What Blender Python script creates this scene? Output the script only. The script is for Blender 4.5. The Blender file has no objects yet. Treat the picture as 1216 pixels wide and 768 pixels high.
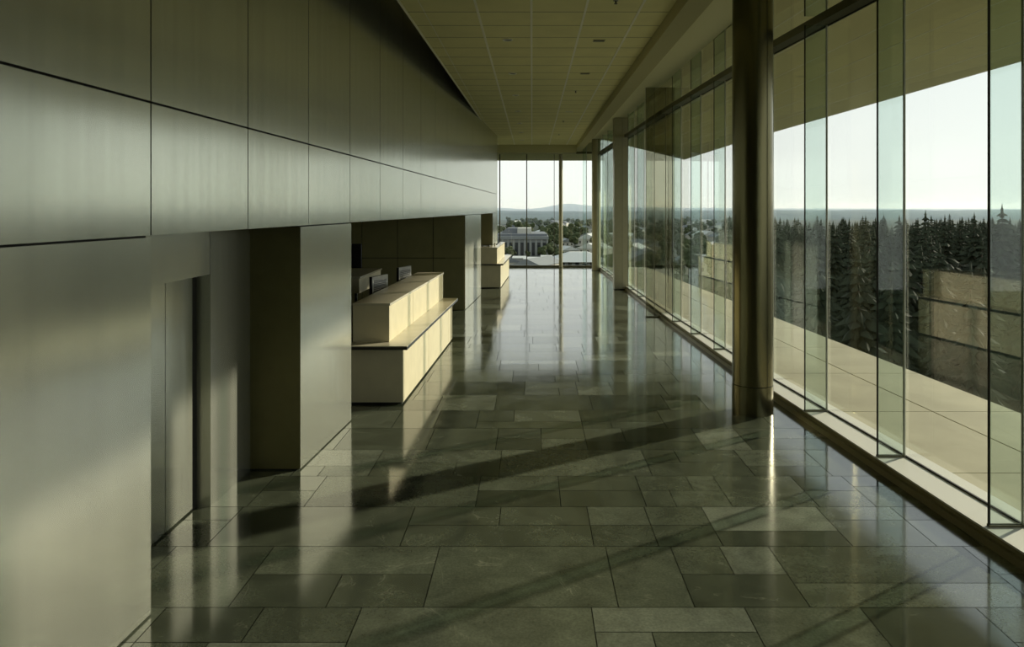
import bpy, bmesh, math, random
from mathutils import Vector, Matrix

C = bpy.context.scene.collection
S = 1.1            # every length below is in plan units; one unit is 1.1 m
EYE = 2.35

# ------------------------------------------------------------------ camera, world, sun, exposure
cam_d = bpy.data.cameras.new('camera')
cam = bpy.data.objects.new('camera', cam_d); C.objects.link(cam)
cam.location = (0, 0, EYE * S)
cam.rotation_euler = (math.pi / 2, 0, 0)
cam_d.sensor_width = 36.0
cam_d.lens = 850.0 / 1216.0 * 36.0
cam_d.shift_x = -24.0 / 1216.0
cam_d.shift_y = -137.0 / 1216.0
cam_d.clip_end = 20000
bpy.context.scene.camera = cam

sc = bpy.context.scene
vs = sc.view_settings
vs.view_transform = 'Standard'; vs.look = 'None'; vs.gamma = 1.0; vs.use_curve_mapping = False
vs.exposure = 0.55
sc.cycles.use_denoising = True
sc.cycles.max_bounces = 14
sc.cycles.diffuse_bounces = 7
sc.cycles.glossy_bounces = 6
sc.cycles.volume_bounces = 1
sc.cycles.transparent_max_bounces = 48
sc.cycles.sample_clamp_indirect = 6.0
sc.cycles.blur_glossy = 0.6
sc.cycles.caustics_reflective = False
sc.cycles.caustics_refractive = False

SUN_AZ = Vector((0.845, 0.535))
SUN_EL = math.atan(0.311)
sun_dir = Vector((SUN_AZ.x * math.cos(SUN_EL), SUN_AZ.y * math.cos(SUN_EL), math.sin(SUN_EL))).normalized()
sd = bpy.data.lights.new('sun', 'SUN'); sd.energy = 4.1; sd.angle = math.radians(1.1); sd.color = (1.0, 0.92, 0.75)
sun = bpy.data.objects.new('sun', sd); C.objects.link(sun)
sun.rotation_euler = sun_dir.to_track_quat('Z', 'Y').to_euler()
sun.location = (40, 30, 60)

w = bpy.data.worlds.new('world'); sc.world = w; w.use_nodes = True
nt = w.node_tree; nt.nodes.clear()
tc = nt.nodes.new('ShaderNodeTexCoord'); sep = nt.nodes.new('ShaderNodeSeparateXYZ')
ramp = nt.nodes.new('ShaderNodeValToRGB'); bg = nt.nodes.new('ShaderNodeBackground'); out = nt.nodes.new('ShaderNodeOutputWorld')
nz = nt.nodes.new('ShaderNodeTexNoise'); nz.inputs['Scale'].default_value = 2.2; nz.inputs['Detail'].default_value = 5
mp = nt.nodes.new('ShaderNodeMapping'); mp.inputs['Scale'].default_value = (1, 1, 5)
nt.links.new(tc.outputs['Generated'], mp.inputs['Vector']); nt.links.new(mp.outputs['Vector'], nz.inputs['Vector'])
nt.links.new(tc.outputs['Generated'], sep.inputs[0]); nt.links.new(sep.outputs['Z'], ramp.inputs['Fac'])
e = ramp.color_ramp.elements
e[0].position = 0.0; e[0].color = (0.88, 0.91, 0.86, 1)
e[1].position = 1.0; e[1].color = (0.30, 0.40, 0.50, 1)
k = ramp.color_ramp.elements.new(0.10); k.color = (0.88, 0.92, 0.90, 1)
k = ramp.color_ramp.elements.new(0.35); k.color = (0.74, 0.82, 0.85, 1)
mx = nt.nodes.new('ShaderNodeMix'); mx.data_type = 'RGBA'; mx.blend_type = 'MIX'
cl = nt.nodes.new('ShaderNodeMapRange'); cl.inputs['From Min'].default_value = 0.45; cl.inputs['From Max'].default_value = 0.75
cl.inputs['To Max'].default_value = 0.35
nt.links.new(nz.outputs['Fac'], cl.inputs['Value']); nt.links.new(cl.outputs['Result'], mx.inputs['Factor'])
nt.links.new(ramp.outputs['Color'], mx.inputs['A']); mx.inputs['B'].default_value = (1, 1, 0.97, 1)
nt.links.new(mx.outputs['Result'], bg.inputs['Color']); bg.inputs['Strength'].default_value = 0.89
nt.links.new(bg.outputs[0], out.inputs[0])

# ------------------------------------------------------------------ materials
def new_mat(name):
    m = bpy.data.materials.new(name); m.use_nodes = True
    n = m.node_tree.nodes; p = n['Principled BSDF']
    return m, m.node_tree, p

def simple(name, col, rough=0.6, metal=0.0, spec=0.5, noise=0.0, nscale=8.0, bump=0.0, stretch=(1, 1, 1), aniso=0.0):
    m, t, p = new_mat(name)
    p.inputs['Base Color'].default_value = (*col, 1); p.inputs['Roughness'].default_value = rough
    p.inputs['Metallic'].default_value = metal; p.inputs['Specular IOR Level'].default_value = spec
    if aniso: p.inputs['Anisotropic'].default_value = aniso
    if noise or bump:
        tc = t.nodes.new('ShaderNodeTexCoord'); mp = t.nodes.new('ShaderNodeMapping'); mp.inputs['Scale'].default_value = stretch
        nz = t.nodes.new('ShaderNodeTexNoise'); nz.inputs['Scale'].default_value = nscale; nz.inputs['Detail'].default_value = 6
        t.links.new(tc.outputs['Object'], mp.inputs['Vector']); t.links.new(mp.outputs['Vector'], nz.inputs['Vector'])
        if noise:
            mr = t.nodes.new('ShaderNodeMapRange'); mr.inputs['To Min'].default_value = 1 - noise; mr.inputs['To Max'].default_value = 1 + noise
            mr.inputs['From Min'].default_value = 0.3; mr.inputs['From Max'].default_value = 0.7
            t.links.new(nz.outputs['Fac'], mr.inputs['Value'])
            vm = t.nodes.new('ShaderNodeVectorMath'); vm.operation = 'SCALE'; vm.inputs[0].default_value = col
            t.links.new(mr.outputs['Result'], vm.inputs['Scale']); t.links.new(vm.outputs[0], p.inputs['Base Color'])
        if bump:
            b = t.nodes.new('ShaderNodeBump'); b.inputs['Strength'].default_value = bump; b.inputs['Distance'].default_value = 0.01
            t.links.new(nz.outputs['Fac'], b.inputs['Height']); t.links.new(b.outputs[0], p.inputs['Normal'])
    return m

def glass(name, tint, refl=1.0, ior=1.5):
    """thin sheet of clear glass: transparent with a fresnel mirror on each face"""
    m = bpy.data.materials.new(name); m.use_nodes = True; t = m.node_tree; t.nodes.clear()
    o = t.nodes.new('ShaderNodeOutputMaterial'); mix = t.nodes.new('ShaderNodeMixShader')
    tr = t.nodes.new('ShaderNodeBsdfTransparent'); gl = t.nodes.new('ShaderNodeBsdfGlossy'); fr = t.nodes.new('ShaderNodeFresnel')
    tr.inputs['Color'].default_value = (*tint, 1); gl.inputs['Roughness'].default_value = 0.0
    gl.inputs['Color'].default_value = (refl, refl, refl, 1); fr.inputs['IOR'].default_value = ior
    geo = t.nodes.new('ShaderNodeNewGeometry'); mth = t.nodes.new('ShaderNodeMix'); mth.data_type = 'FLOAT'
    mth.inputs['A'].default_value = ior; mth.inputs['B'].default_value = ior
    t.links.new(geo.outputs['Backfacing'], mth.inputs['Factor']); t.links.new(mth.outputs[0], fr.inputs['IOR'])
    # fresnel node inverts the ior on back faces; feeding 1/ior there keeps both sides alike
    mth.inputs['B'].default_value = 1.0 / ior
    t.links.new(fr.outputs[0], mix.inputs[0]); t.links.new(tr.outputs[0], mix.inputs[1]); t.links.new(gl.outputs[0], mix.inputs[2])
    t.links.new(mix.outputs[0], o.inputs[0])
    return m

def metal_panel():
    m, t, p = new_mat('brushed_metal')
    p.inputs['Metallic'].default_value = 1.0
    tc = t.nodes.new('ShaderNodeTexCoord')
    p.inputs['Metallic'].default_value = 0.92
    p.inputs['Anisotropic'].default_value = 0.6
    tg = t.nodes.new('ShaderNodeTangent'); tg.direction_type = 'RADIAL'; tg.axis = 'Z'; t.links.new(tg.outputs[0], p.inputs['Tangent'])
    mp = t.nodes.new('ShaderNodeMapping'); mp.inputs['Scale'].default_value = (9, 9, 0.25)
    nz = t.nodes.new('ShaderNodeTexNoise'); nz.inputs['Scale'].default_value = 1.3; nz.inputs['Detail'].default_value = 3; nz.inputs['Roughness'].default_value = 0.4
    t.links.new(tc.outputs['Object'], mp.inputs['Vector']); t.links.new(mp.outputs['Vector'], nz.inputs['Vector'])
    p.inputs['Roughness'].default_value = 0.19
    cr = t.nodes.new('ShaderNodeValToRGB'); cr.color_ramp.elements[0].color = (0.60, 0.61, 0.52, 1); cr.color_ramp.elements[1].color = (0.66, 0.67, 0.57, 1)
    cr.color_ramp.elements[0].position = 0.3; cr.color_ramp.elements[1].position = 0.7
    t.links.new(nz.outputs['Fac'], cr.inputs['Fac']); t.links.new(cr.outputs['Color'], p.inputs['Base Color'])
    # faint waviness of the sheet
    n2 = t.nodes.new('ShaderNodeTexNoise'); n2.inputs['Scale'].default_value = 0.9; n2.inputs['Detail'].default_value = 0
    t.links.new(tc.outputs['Object'], n2.inputs['Vector'])
    b = t.nodes.new('ShaderNodeBump'); b.inputs['Strength'].default_value = 0.12; b.inputs['Distance'].default_value = 0.03
    t.links.new(n2.outputs['Fac'], b.inputs['Height']); t.links.new(b.outputs[0], p.inputs['Normal'])
    # a second, much rougher lobe: the fine scratches that catch the sun
    g2 = t.nodes.new('ShaderNodeBsdfGlossy'); g2.inputs['Roughness'].default_value = 0.55
    t.links.new(cr.outputs['Color'], g2.inputs['Color'])
    ms = t.nodes.new('ShaderNodeMixShader'); ms.inputs[0].default_value = 0.2
    t.links.new(p.outputs[0], ms.inputs[1]); t.links.new(g2.outputs[0], ms.inputs[2])
    t.links.new(ms.outputs[0], t.nodes['Material Output'].inputs['Surface'])
    return m

def slate():
    m, t, p = new_mat('polished_slate')
    at = t.nodes.new('ShaderNodeAttribute'); at.attribute_name = 'tile'
    tc = t.nodes.new('ShaderNodeTexCoord')
    off = t.nodes.new('ShaderNodeVectorMath'); off.operation = 'MULTIPLY_ADD'
    off.inputs[1].default_value = (37, 37, 37)
    t.links.new(at.outputs['Color'], off.inputs[0]); t.links.new(tc.outputs['Object'], off.inputs[2])
    n1 = t.nodes.new('ShaderNodeTexNoise'); n1.inputs['Scale'].default_value = 3.0; n1.inputs['Detail'].default_value = 10; n1.inputs['Distortion'].default_value = 0.7
    n1.inputs['Roughness'].default_value = 0.62
    n2 = t.nodes.new('ShaderNodeTexNoise'); n2.inputs['Scale'].default_value = 1.1; n2.inputs['Detail'].default_value = 5; n2.inputs['Distortion'].default_value = 1.6
    n3 = t.nodes.new('ShaderNodeTexNoise'); n3.inputs['Scale'].default_value = 60; n3.inputs['Detail'].default_value = 4
    for n in (n1, n2, n3): t.links.new(off.outputs[0], n.inputs['Vector'])
    # thin pale veins where the large noise crosses its middle
    ab = t.nodes.new('ShaderNodeMath'); ab.operation = 'SUBTRACT'; ab.inputs[1].default_value = 0.5; t.links.new(n2.outputs['Fac'], ab.inputs[0])
    ab2 = t.nodes.new('ShaderNodeMath'); ab2.operation = 'ABSOLUTE'; t.links.new(ab.outputs[0], ab2.inputs[0])
    vein = t.nodes.new('ShaderNodeMapRange'); vein.inputs['From Min'].default_value = 0.0; vein.inputs['From Max'].default_value = 0.006
    vein.inputs['To Min'].default_value = 0.35; vein.inputs['To Max'].default_value = 0.0; t.links.new(ab2.outputs[0], vein.inputs['Value'])
    vm_ = t.nodes.new('ShaderNodeMath'); vm_.operation = 'MULTIPLY'
    msk = t.nodes.new('ShaderNodeMapRange'); msk.inputs['From Min'].default_value = 0.5; msk.inputs['From Max'].default_value = 0.65
    t.links.new(n1.outputs['Fac'], msk.inputs['Value']); t.links.new(vein.outputs['Result'], vm_.inputs[0]); t.links.new(msk.outputs['Result'], vm_.inputs[1])
    base = t.nodes.new('ShaderNodeValToRGB'); el = base.color_ramp.elements
    el[0].position = 0.0; el[0].color = (0.044, 0.052, 0.034, 1)
    el[1].position = 1.0; el[1].color = (0.195, 0.215, 0.160, 1)
    x = el.new(0.5); x.color = (0.095, 0.108, 0.073, 1)
    sx = t.nodes.new('ShaderNodeSeparateColor'); t.links.new(at.outputs['Color'], sx.inputs[0])
    t.links.new(sx.outputs['Red'], base.inputs['Fac'])
    mr = t.nodes.new('ShaderNodeMapRange'); mr.inputs['From Min'].default_value = 0.25; mr.inputs['From Max'].default_value = 0.75
    mr.inputs['To Min'].default_value = 0.6; mr.inputs['To Max'].default_value = 1.4; t.links.new(n1.outputs['Fac'], mr.inputs['Value'])
    mr3 = t.nodes.new('ShaderNodeMapRange'); mr3.inputs['From Min'].default_value = 0.3; mr3.inputs['From Max'].default_value = 0.7
    mr3.inputs['To Min'].default_value = 0.82; mr3.inputs['To Max'].default_value = 1.18; t.links.new(n3.outputs['Fac'], mr3.inputs['Value'])
    mul = t.nodes.new('ShaderNodeMath'); mul.operation = 'MULTIPLY'; t.links.new(mr.outputs['Result'], mul.inputs[0]); t.links.new(mr3.outputs['Result'], mul.inputs[1])
    sc_ = t.nodes.new('ShaderNodeVectorMath'); sc_.operation = 'SCALE'; t.links.new(base.outputs['Color'], sc_.inputs[0]); t.links.new(mul.outputs[0], sc_.inputs['Scale'])
    mx = t.nodes.new('ShaderNodeMix'); mx.data_type = 'RGBA'; t.links.new(vm_.outputs[0], mx.inputs['Factor'])
    t.links.new(sc_.outputs[0], mx.inputs['A']); mx.inputs['B'].default_value = (0.42, 0.41, 0.30, 1)
    t.links.new(mx.outputs['Result'], p.inputs['Base Color'])
    rr = t.nodes.new('ShaderNodeMapRange'); rr.inputs['From Min'].default_value = 0.3; rr.inputs['From Max'].default_value = 0.7
    rr.inputs['To Min'].default_value = 0.06; rr.inputs['To Max'].default_value = 0.11; t.links.new(n1.outputs['Fac'], rr.inputs['Value'])
    ra = t.nodes.new('ShaderNodeMath'); ra.operation = 'MULTIPLY_ADD'; ra.inputs[1].default_value = 0.05; t.links.new(sx.outputs['Green'], ra.inputs[0])
    t.links.new(rr.outputs['Result'], ra.inputs[2]); t.links.new(ra.outputs[0], p.inputs['Roughness'])
    io = t.nodes.new('ShaderNodeMapRange'); io.inputs['To Min'].default_value = 1.75; io.inputs['To Max'].default_value = 2.35
    t.links.new(sx.outputs['Blue'], io.inputs['Value']); t.links.new(io.outputs['Result'], p.inputs['IOR'])
    b = t.nodes.new('ShaderNodeBump'); b.inputs['Strength'].default_value = 0.03; b.inputs['Distance'].default_value = 0.004
    t.links.new(n1.outputs['Fac'], b.inputs['Height']); t.links.new(b.outputs[0], p.inputs['Normal'])
    return m

def terrain_mat():
    m, t, p = new_mat('valley_ground')
    tc = t.nodes.new('ShaderNodeTexCoord')
    n1 = t.nodes.new('ShaderNodeTexNoise'); n1.inputs['Scale'].default_value = 0.012; n1.inputs['Detail'].default_value = 12; n1.inputs['Roughness'].default_value = 0.7
    t.links.new(tc.outputs['Object'], n1.inputs['Vector'])
    cr = t.nodes.new('ShaderNodeValToRGB'); el = cr.color_ramp.elements
    el[0].position = 0.38; el[0].color = (0.018, 0.026, 0.014, 1); el[1].position = 0.72; el[1].color = (0.13, 0.13, 0.09, 1)
    x = el.new(0.55); x.color = (0.035, 0.045, 0.025, 1)
    t.links.new(n1.outputs['Fac'], cr.inputs['Fac']); t.links.new(cr.outputs['Color'], p.inputs['Base Color'])
    p.inputs['Roughness'].default_value = 1.0; p.inputs['Specular IOR Level'].default_value = 0.1
    return m

M = {}
M['metal'] = metal_panel()
M['metal_dark'] = simple('dark_metal', (0.05, 0.05, 0.035), 0.35, 1.0)
M['joint'] = simple('joint_black', (0.01, 0.01, 0.006), 0.8)
M['metal_shaded'] = simple('shaded_metal_panel', (0.17, 0.155, 0.07), 0.34, 0.55, noise=0.05)  # dark reflection on the piers' near ends, put into the colour
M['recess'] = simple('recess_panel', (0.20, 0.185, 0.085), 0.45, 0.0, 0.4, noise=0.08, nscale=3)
M['cream'] = simple('cream_stone', (0.64, 0.58, 0.39), 0.42, 0.0, 0.4, noise=0.05, nscale=5)
M['cream_top'] = simple('cream_top', (0.60, 0.55, 0.40), 0.22, 0.0, 0.5, noise=0.05, nscale=5)
M['black'] = simple('black_edge', (0.012, 0.012, 0.010), 0.3)
M['slate'] = slate()
M['grout'] = simple('grout', (0.045, 0.046, 0.030), 0.95, 0.0, 0.1)
M['ceil'] = simple('ceiling_tile', (0.86, 0.83, 0.50), 0.9, 0, 0.1, noise=0.05, nscale=2)
M['crossbar'] = simple('ceiling_cross_joint', (0.36, 0.34, 0.19), 0.8)
M['tbar'] = simple('ceiling_bar', (0.95, 0.94, 0.82), 0.5)
M['plaster'] = simple('plaster', (0.86, 0.84, 0.60), 0.8, 0, 0.2)
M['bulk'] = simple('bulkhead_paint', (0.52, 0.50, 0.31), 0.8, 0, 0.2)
M['soffit'] = simple('soffit_panel', (0.80, 0.77, 0.50), 0.8, 0, 0.1, noise=0.04, nscale=0.5)
M['bronze'] = simple('bronze_metal', (0.15, 0.137, 0.07), 0.24, 0.9, noise=0.06, nscale=3, stretch=(4, 4, 0.3))
M['curb'] = simple('curb_metal', (0.27, 0.245, 0.14), 0.4, 0.5)
M['frame'] = simple('frame_metal', (0.16, 0.15, 0.09), 0.4, 0.7)
M['clad'] = simple('column_cladding', (0.42, 0.39, 0.25), 0.4, 0.5, noise=0.04)
M['sill'] = simple('pale_sill', (0.80, 0.79, 0.68), 0.45)
M['deck'] = simple('terrace_concrete', (0.50, 0.47, 0.33), 0.85, 0, 0.2, noise=0.10, nscale=1.2)
M['glass'] = glass('window_glass', (0.955, 0.965, 0.945))
M['fin'] = glass('fin_glass', (0.85, 0.91, 0.885))
M['screen'] = glass('olive_tinted_glass', (0.62, 0.615, 0.53))
M['seal'] = simple('silicone_seal', (0.62, 0.63, 0.52), 0.5)
M['plastic'] = simple('grey_plastic', (0.33, 0.33, 0.30), 0.4)
M['white'] = simple('white_ceramic', (0.85, 0.85, 0.80), 0.3)
M['ground'] = terrain_mat()
M['bark'] = simple('bark', (0.06, 0.045, 0.028), 0.95)
M['needle'] = simple('needles', (0.030, 0.036, 0.020), 0.9, 0, 0.15, noise=0.35, nscale=0.8)
M['leaf'] = simple('leaves', (0.05, 0.062, 0.026), 0.9, 0, 0.15, noise=0.35, nscale=0.6)
M['leaf_light'] = simple('leaves_light', (0.22, 0.22, 0.06), 0.9, 0, 0.15, noise=0.3, nscale=5)
M['conc'] = simple('pale_concrete', (0.50, 0.48, 0.41), 0.85)
M['conc_d'] = simple('grey_concrete', (0.22, 0.23, 0.22), 0.85)
M['conc_m'] = simple('mid_concrete', (0.30, 0.30, 0.27), 0.85)
M['roofgrey'] = simple('grey_roof', (0.16, 0.17, 0.18), 0.85)
M['roofwhite'] = simple('white_roof', (0.55, 0.55, 0.50), 0.8)
M['darkglass'] = simple('dark_window', (0.02, 0.025, 0.03), 0.15)
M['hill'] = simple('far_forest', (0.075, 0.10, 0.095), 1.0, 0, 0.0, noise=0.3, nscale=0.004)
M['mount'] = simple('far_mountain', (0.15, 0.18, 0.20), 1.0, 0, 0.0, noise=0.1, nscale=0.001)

# ------------------------------------------------------------------ building helpers
def tag(o, label=None, cat=None, group=None, kind=None):
    if label: o['label'] = label
    if cat: o['category'] = cat
    if group: o['group'] = group
    if kind: o['kind'] = kind
    return o

def thing(name, label, cat, loc=(0, 0, 0), rz=0, group=None):
    o = bpy.data.objects.new(name, None); C.objects.link(o)
    o.empty_display_size = 0.1
    o.location = Vector(loc) * S; o.rotation_euler = (0, 0, rz)
    return tag(o, label, cat, group)

class MB:
    def __init__(s): s.bm = bmesh.new()
    def box(s, x0, x1, y0, y1, z0, z1, mi=0, bevel=0.0):
        r = s.prism([(x0, y0), (x1, y0), (x1, y1), (x0, y1)], z0, z1, mi)
        return r
    def prism(s, pts, z0, z1, mi=0):
        """vertical prism over a plan polygon; z0/z1 numbers or one value per corner"""
        n = len(pts)
        a = z0 if isinstance(z0, (list, tuple)) else [z0] * n
        b = z1 if isinstance(z1, (list, tuple)) else [z1] * n
        area = sum(pts[i][0] * pts[(i + 1) % n][1] - pts[(i + 1) % n][0] * pts[i][1] for i in range(n))
        idx = list(range(n)) if area > 0 else list(range(n))[::-1]
        lo = [s.bm.verts.new((pts[i][0], pts[i][1], a[i])) for i in idx]
        hi = [s.bm.verts.new((pts[i][0], pts[i][1], b[i])) for i in idx]
        fs = [s.bm.faces.new(lo[::-1]), s.bm.faces.new(hi)]
        for i in range(n):
            fs.append(s.bm.faces.new((lo[i], lo[(i + 1) % n], hi[(i + 1) % n], hi[i])))
        for f in fs: f.material_index = mi
        return fs
    def quad(s, pts, mi=0):
        f = s.bm.faces.new([s.bm.verts.new(p) for p in pts]); f.material_index = mi; return f
    def cyl(s, x, y, z0, z1, r0, r1=None, n=32, mi=0, smooth=True):
        r1 = r0 if r1 is None else r1
        lo = [s.bm.verts.new((x + r0 * math.cos(2 * math.pi * i / n), y + r0 * math.sin(2 * math.pi * i / n), z0)) for i in range(n)]
        hi = [s.bm.verts.new((x + r1 * math.cos(2 * math.pi * i / n), y + r1 * math.sin(2 * math.pi * i / n), z1)) for i in range(n)]
        f = s.bm.faces.new(lo[::-1]); f.material_index = mi
        f = s.bm.faces.new(hi); f.material_index = mi
        for i in range(n):
            f = s.bm.faces.new((lo[i], lo[(i + 1) % n], hi[(i + 1) % n], hi[i])); f.smooth = smooth; f.material_index = mi
        for ring in (lo, hi):
            for v in ring:
                for e_ in v.link_edges:
                    if e_.other_vert(v) in ring: e_.smooth = False
    def ring(s, x, y, z0, z1, ri, ro, n=32, mi=0):
        pts = [[s.bm.verts.new((x + r * math.cos(2 * math.pi * i / n), y + r * math.sin(2 * math.pi * i / n), z)) for i in range(n)] for r, z in ((ri, z0), (ro, z0), (ro, z1), (ri, z1))]
        for a in range(4):
            A, B = pts[a], pts[(a + 1) % 4]
            for i in range(n):
                f = s.bm.faces.new((A[i], A[(i + 1) % n], B[(i + 1) % n], B[i])); f.material_index = mi
    def bar(s, p, q, r, n=8, mi=0, r2=None):
        p, q = Vector(p), Vector(q); d = (q - p).normalized()
        u = d.orthogonal().normalized(); v = d.cross(u); r2 = r if r2 is None else r2
        A = [s.bm.verts.new(p + (u * math.cos(2 * math.pi * i / n) + v * math.sin(2 * math.pi * i / n)) * r) for i in range(n)]
        B = [s.bm.verts.new(q + (u * math.cos(2 * math.pi * i / n) + v * math.sin(2 * math.pi * i / n)) * r2) for i in range(n)]
        s.bm.faces.new(A[::-1]).material_index = mi; s.bm.faces.new(B).material_index = mi
        for i in range(n):
            f = s.bm.faces.new((A[i], A[(i + 1) % n], B[(i + 1) % n], B[i])); f.smooth = True; f.material_index = mi
    def bevel(s, w=0.01, seg=2):
        bmesh.ops.bevel(s.bm, geom=[e for e in s.bm.edges], offset=w, segments=seg, affect='EDGES', clamp_overlap=True)
        return s
    def build(s, name, mats, parent=None, origin=(0, 0, 0), recalc=False):
        if recalc: bmesh.ops.recalc_face_normals(s.bm, faces=s.bm.faces)
        me = bpy.data.meshes.new(name)
        o = Vector(origin)
        for v in s.bm.verts: v.co = (v.co - o) * S
        s.bm.to_mesh(me); s.bm.free()
        for m in (mats if isinstance(mats, (list, tuple)) else [mats]): me.materials.append(m)
        ob = bpy.data.objects.new(name, me); C.objects.link(ob)
        if parent is None: ob.location = o * S
        else: ob.parent = parent; ob.location = o * S
        return ob

def struct(mb, name, mats, origin=(0, 0, 0), **k):
    return tag(mb.build(name, mats, origin=origin), kind='structure')

def copy_tree(o, parent=None):
    c = o.copy(); C.objects.link(c)
    if parent is not None: c.parent = parent
    for ch in list(o.children): copy_tree(ch, c)
    return c

def lerp_poly(poly, d):
    if d <= poly[0][0]: (a, x), (b, y) = poly[0], poly[1]
    elif d >= poly[-1][0]: (a, x), (b, y) = poly[-2], poly[-1]
    else:
        for i in range(len(poly) - 1):
            if poly[i][0] <= d <= poly[i + 1][0]: (a, x), (b, y) = poly[i], poly[i + 1]; break
    return x + (y - x) * (d - a) / (b - a)

# plan lines: sideways position as a function of depth
END = 28.5; BACK = -7.0
def WL(d): return -2.419 + 0.053 * d                      # left wall face
GP = [(-7, 4.36), (5.4, 3.46), (9.4, 3.17), (14.7, 2.95), (20.9, 2.80), (28.5, 2.62)]
def G(d): return lerp_poly(GP, d)                         # glass line of the side facade
CP = [(-7, 0.36), (4.6, 0.35), (8.8, 0.27), (14, 0.20), (20, 0.14), (28.5, 0.12)]
def CI(d): return G(d) - lerp_poly(CP, d)                 # inner face of the curb
DP = [(-7, 6.35), (8.1, 5.55), (15, 5.18), (28.2, 4.5)]
def DE(d): return lerp_poly(DP, d)                        # terrace edge
RP = [(-7, 8.4), (10.9, 7.5), (20.5, 7.0), (24, 6.75), (29.6, 6.27)]
RZP = [(-7, EYE + 2.40), (10.9, EYE + 2.25), (20.5, EYE + 2.2), (24, EYE + 2.15), (29.6, EYE + 2.0)]
def RE(d): return lerp_poly(RP, d)                        # roof edge

# ------------------------------------------------------------------ floor
rng = random.Random(11)
def build_floor():
    m = MB(); vals = []
    lay = m.bm.loops.layers.float_color.new('tile')
    x0g, x1g = -7.0, 4.4
    m.box(x0g, x1g, BACK, END + 0.05, -0.25, -0.004, 1)
    def tile(xa, xb, ya, yb):
        xb = min(xb, x1g); 
        if xb - xa < 0.02: return
        r = rng.random()
        v = 0.42 + rng.uniform(-0.22, 0.22)
        if r < 0.10: v = rng.uniform(0.75, 1.0)
        elif r < 0.22: v = rng.uniform(0.02, 0.15)
        g = 0.0028
        f = m.quad([(xa + g, ya + g, 0), (xb - g, ya + g, 0), (xb - g, yb - g, 0), (xa + g, yb - g, 0)], 0)
        c = (v, rng.random(), rng.random(), 1)
        for l in f.loops: l[lay] = c
    y = BACK
    rows = []
    y = 4.214
    while y > BACK: rows.append((y - 0.68, y)); y -= 0.68
    y = 4.214
    for h in (0.76, 0.66, 0.645): rows.append((y, y + h)); y += h
    while y < END:
        rows.append((y, min(y + 0.68, END))); y += 0.68
    for (ya, yb) in rows:
        x = x0g - rng.random() * 0.8
        while x < x1g:
            wd = rng.choice([0.45, 0.68, 0.68, 0.9, 1.15, 1.35])
            xa = max(x, x0g)
            if xa < x + wd:
                r = rng.random()
                if r < 0.5: tile(xa, x + wd, ya, yb)
                else:
                    mid = ya + (yb - ya) * rng.choice([0.5, 0.5, 0.36, 0.64])
                    for (p, q) in ((ya, mid), (mid, yb)):
                        if rng.random() < 0.5 and wd > 0.6:
                            c = x + wd * rng.choice([0.35, 0.5, 0.65])
                            if c > xa: tile(xa, c, p, q)
                            tile(max(c, xa), x + wd, p, q)
                        else: tile(xa, x + wd, p, q)
            x += wd
    return struct(m, 'floor', [M['slate'], M['grout']])
build_floor()

# ------------------------------------------------------------------ left wall: upper cladding band
LOW = 2.193                         # head of the openings
def ZJ(d): return EYE + 0.642 - 0.0079 * d
joints = [4.13 - 1.245 * i for i in range(9, 0, -1)] + [4.13 + 1.245 * i for i in range(0, 16)] + [23.8]
joints = [j for j in joints if j <= 23.8]
TOPW = 5.25
m = MB(); g = 0.006
for a, b in zip(joints[:-1], joints[1:]):
    a2, b2 = a + g, b - g
    xa, xb = WL(a2), WL(b2)
    for (za, zb, zc, zd) in ((LOW, LOW, ZJ(b2) - g, ZJ(a2) - g), (ZJ(a2) + g * 1.3, ZJ(b2) + g * 1.3, TOPW, TOPW)):
        pts = [(xa, a2), (xb, b2), (xb - 0.03, b2), (xa - 0.03, a2)]
        m.prism(pts, [za, zb, zb, za], [zd, zc, zc, zd], 0)
m.prism([(WL(joints[0]) - 0.02, joints[0]), (WL(23.79) - 0.02, 23.79), (WL(23.79) - 0.33, 23.79), (WL(joints[0]) - 0.33, joints[0])], LOW + 0.01, TOPW, 1)
struct(m, 'wall_left', [M['metal'], M['joint']])

# piers under the band
def pier(d0, d1, back, name):
    m = MB(); c = 0.004
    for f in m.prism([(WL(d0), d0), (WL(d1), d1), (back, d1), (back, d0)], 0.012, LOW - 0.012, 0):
        if all(abs(v.co.y - d0) < 1e-4 for v in f.verts) and d0 > BACK + 1: f.material_index = 2  # camera-facing end coloured darker, for the dark hall it would mirror
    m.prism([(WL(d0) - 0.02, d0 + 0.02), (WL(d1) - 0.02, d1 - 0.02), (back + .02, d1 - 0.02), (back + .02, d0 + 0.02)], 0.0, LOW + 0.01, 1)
    return struct(m, name, [M['metal'], M['joint'], M['metal_shaded']])
pier(BACK, 4.13, -2.95, 'wall_left_front')
pier(6.42, 7.91, -2.62, 'wall_left_pier')
pier(16.5, 19.4, -2.0, 'wall_left_middle')
pier(22.35, 23.8, -1.62, 'wall_left_end')

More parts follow.
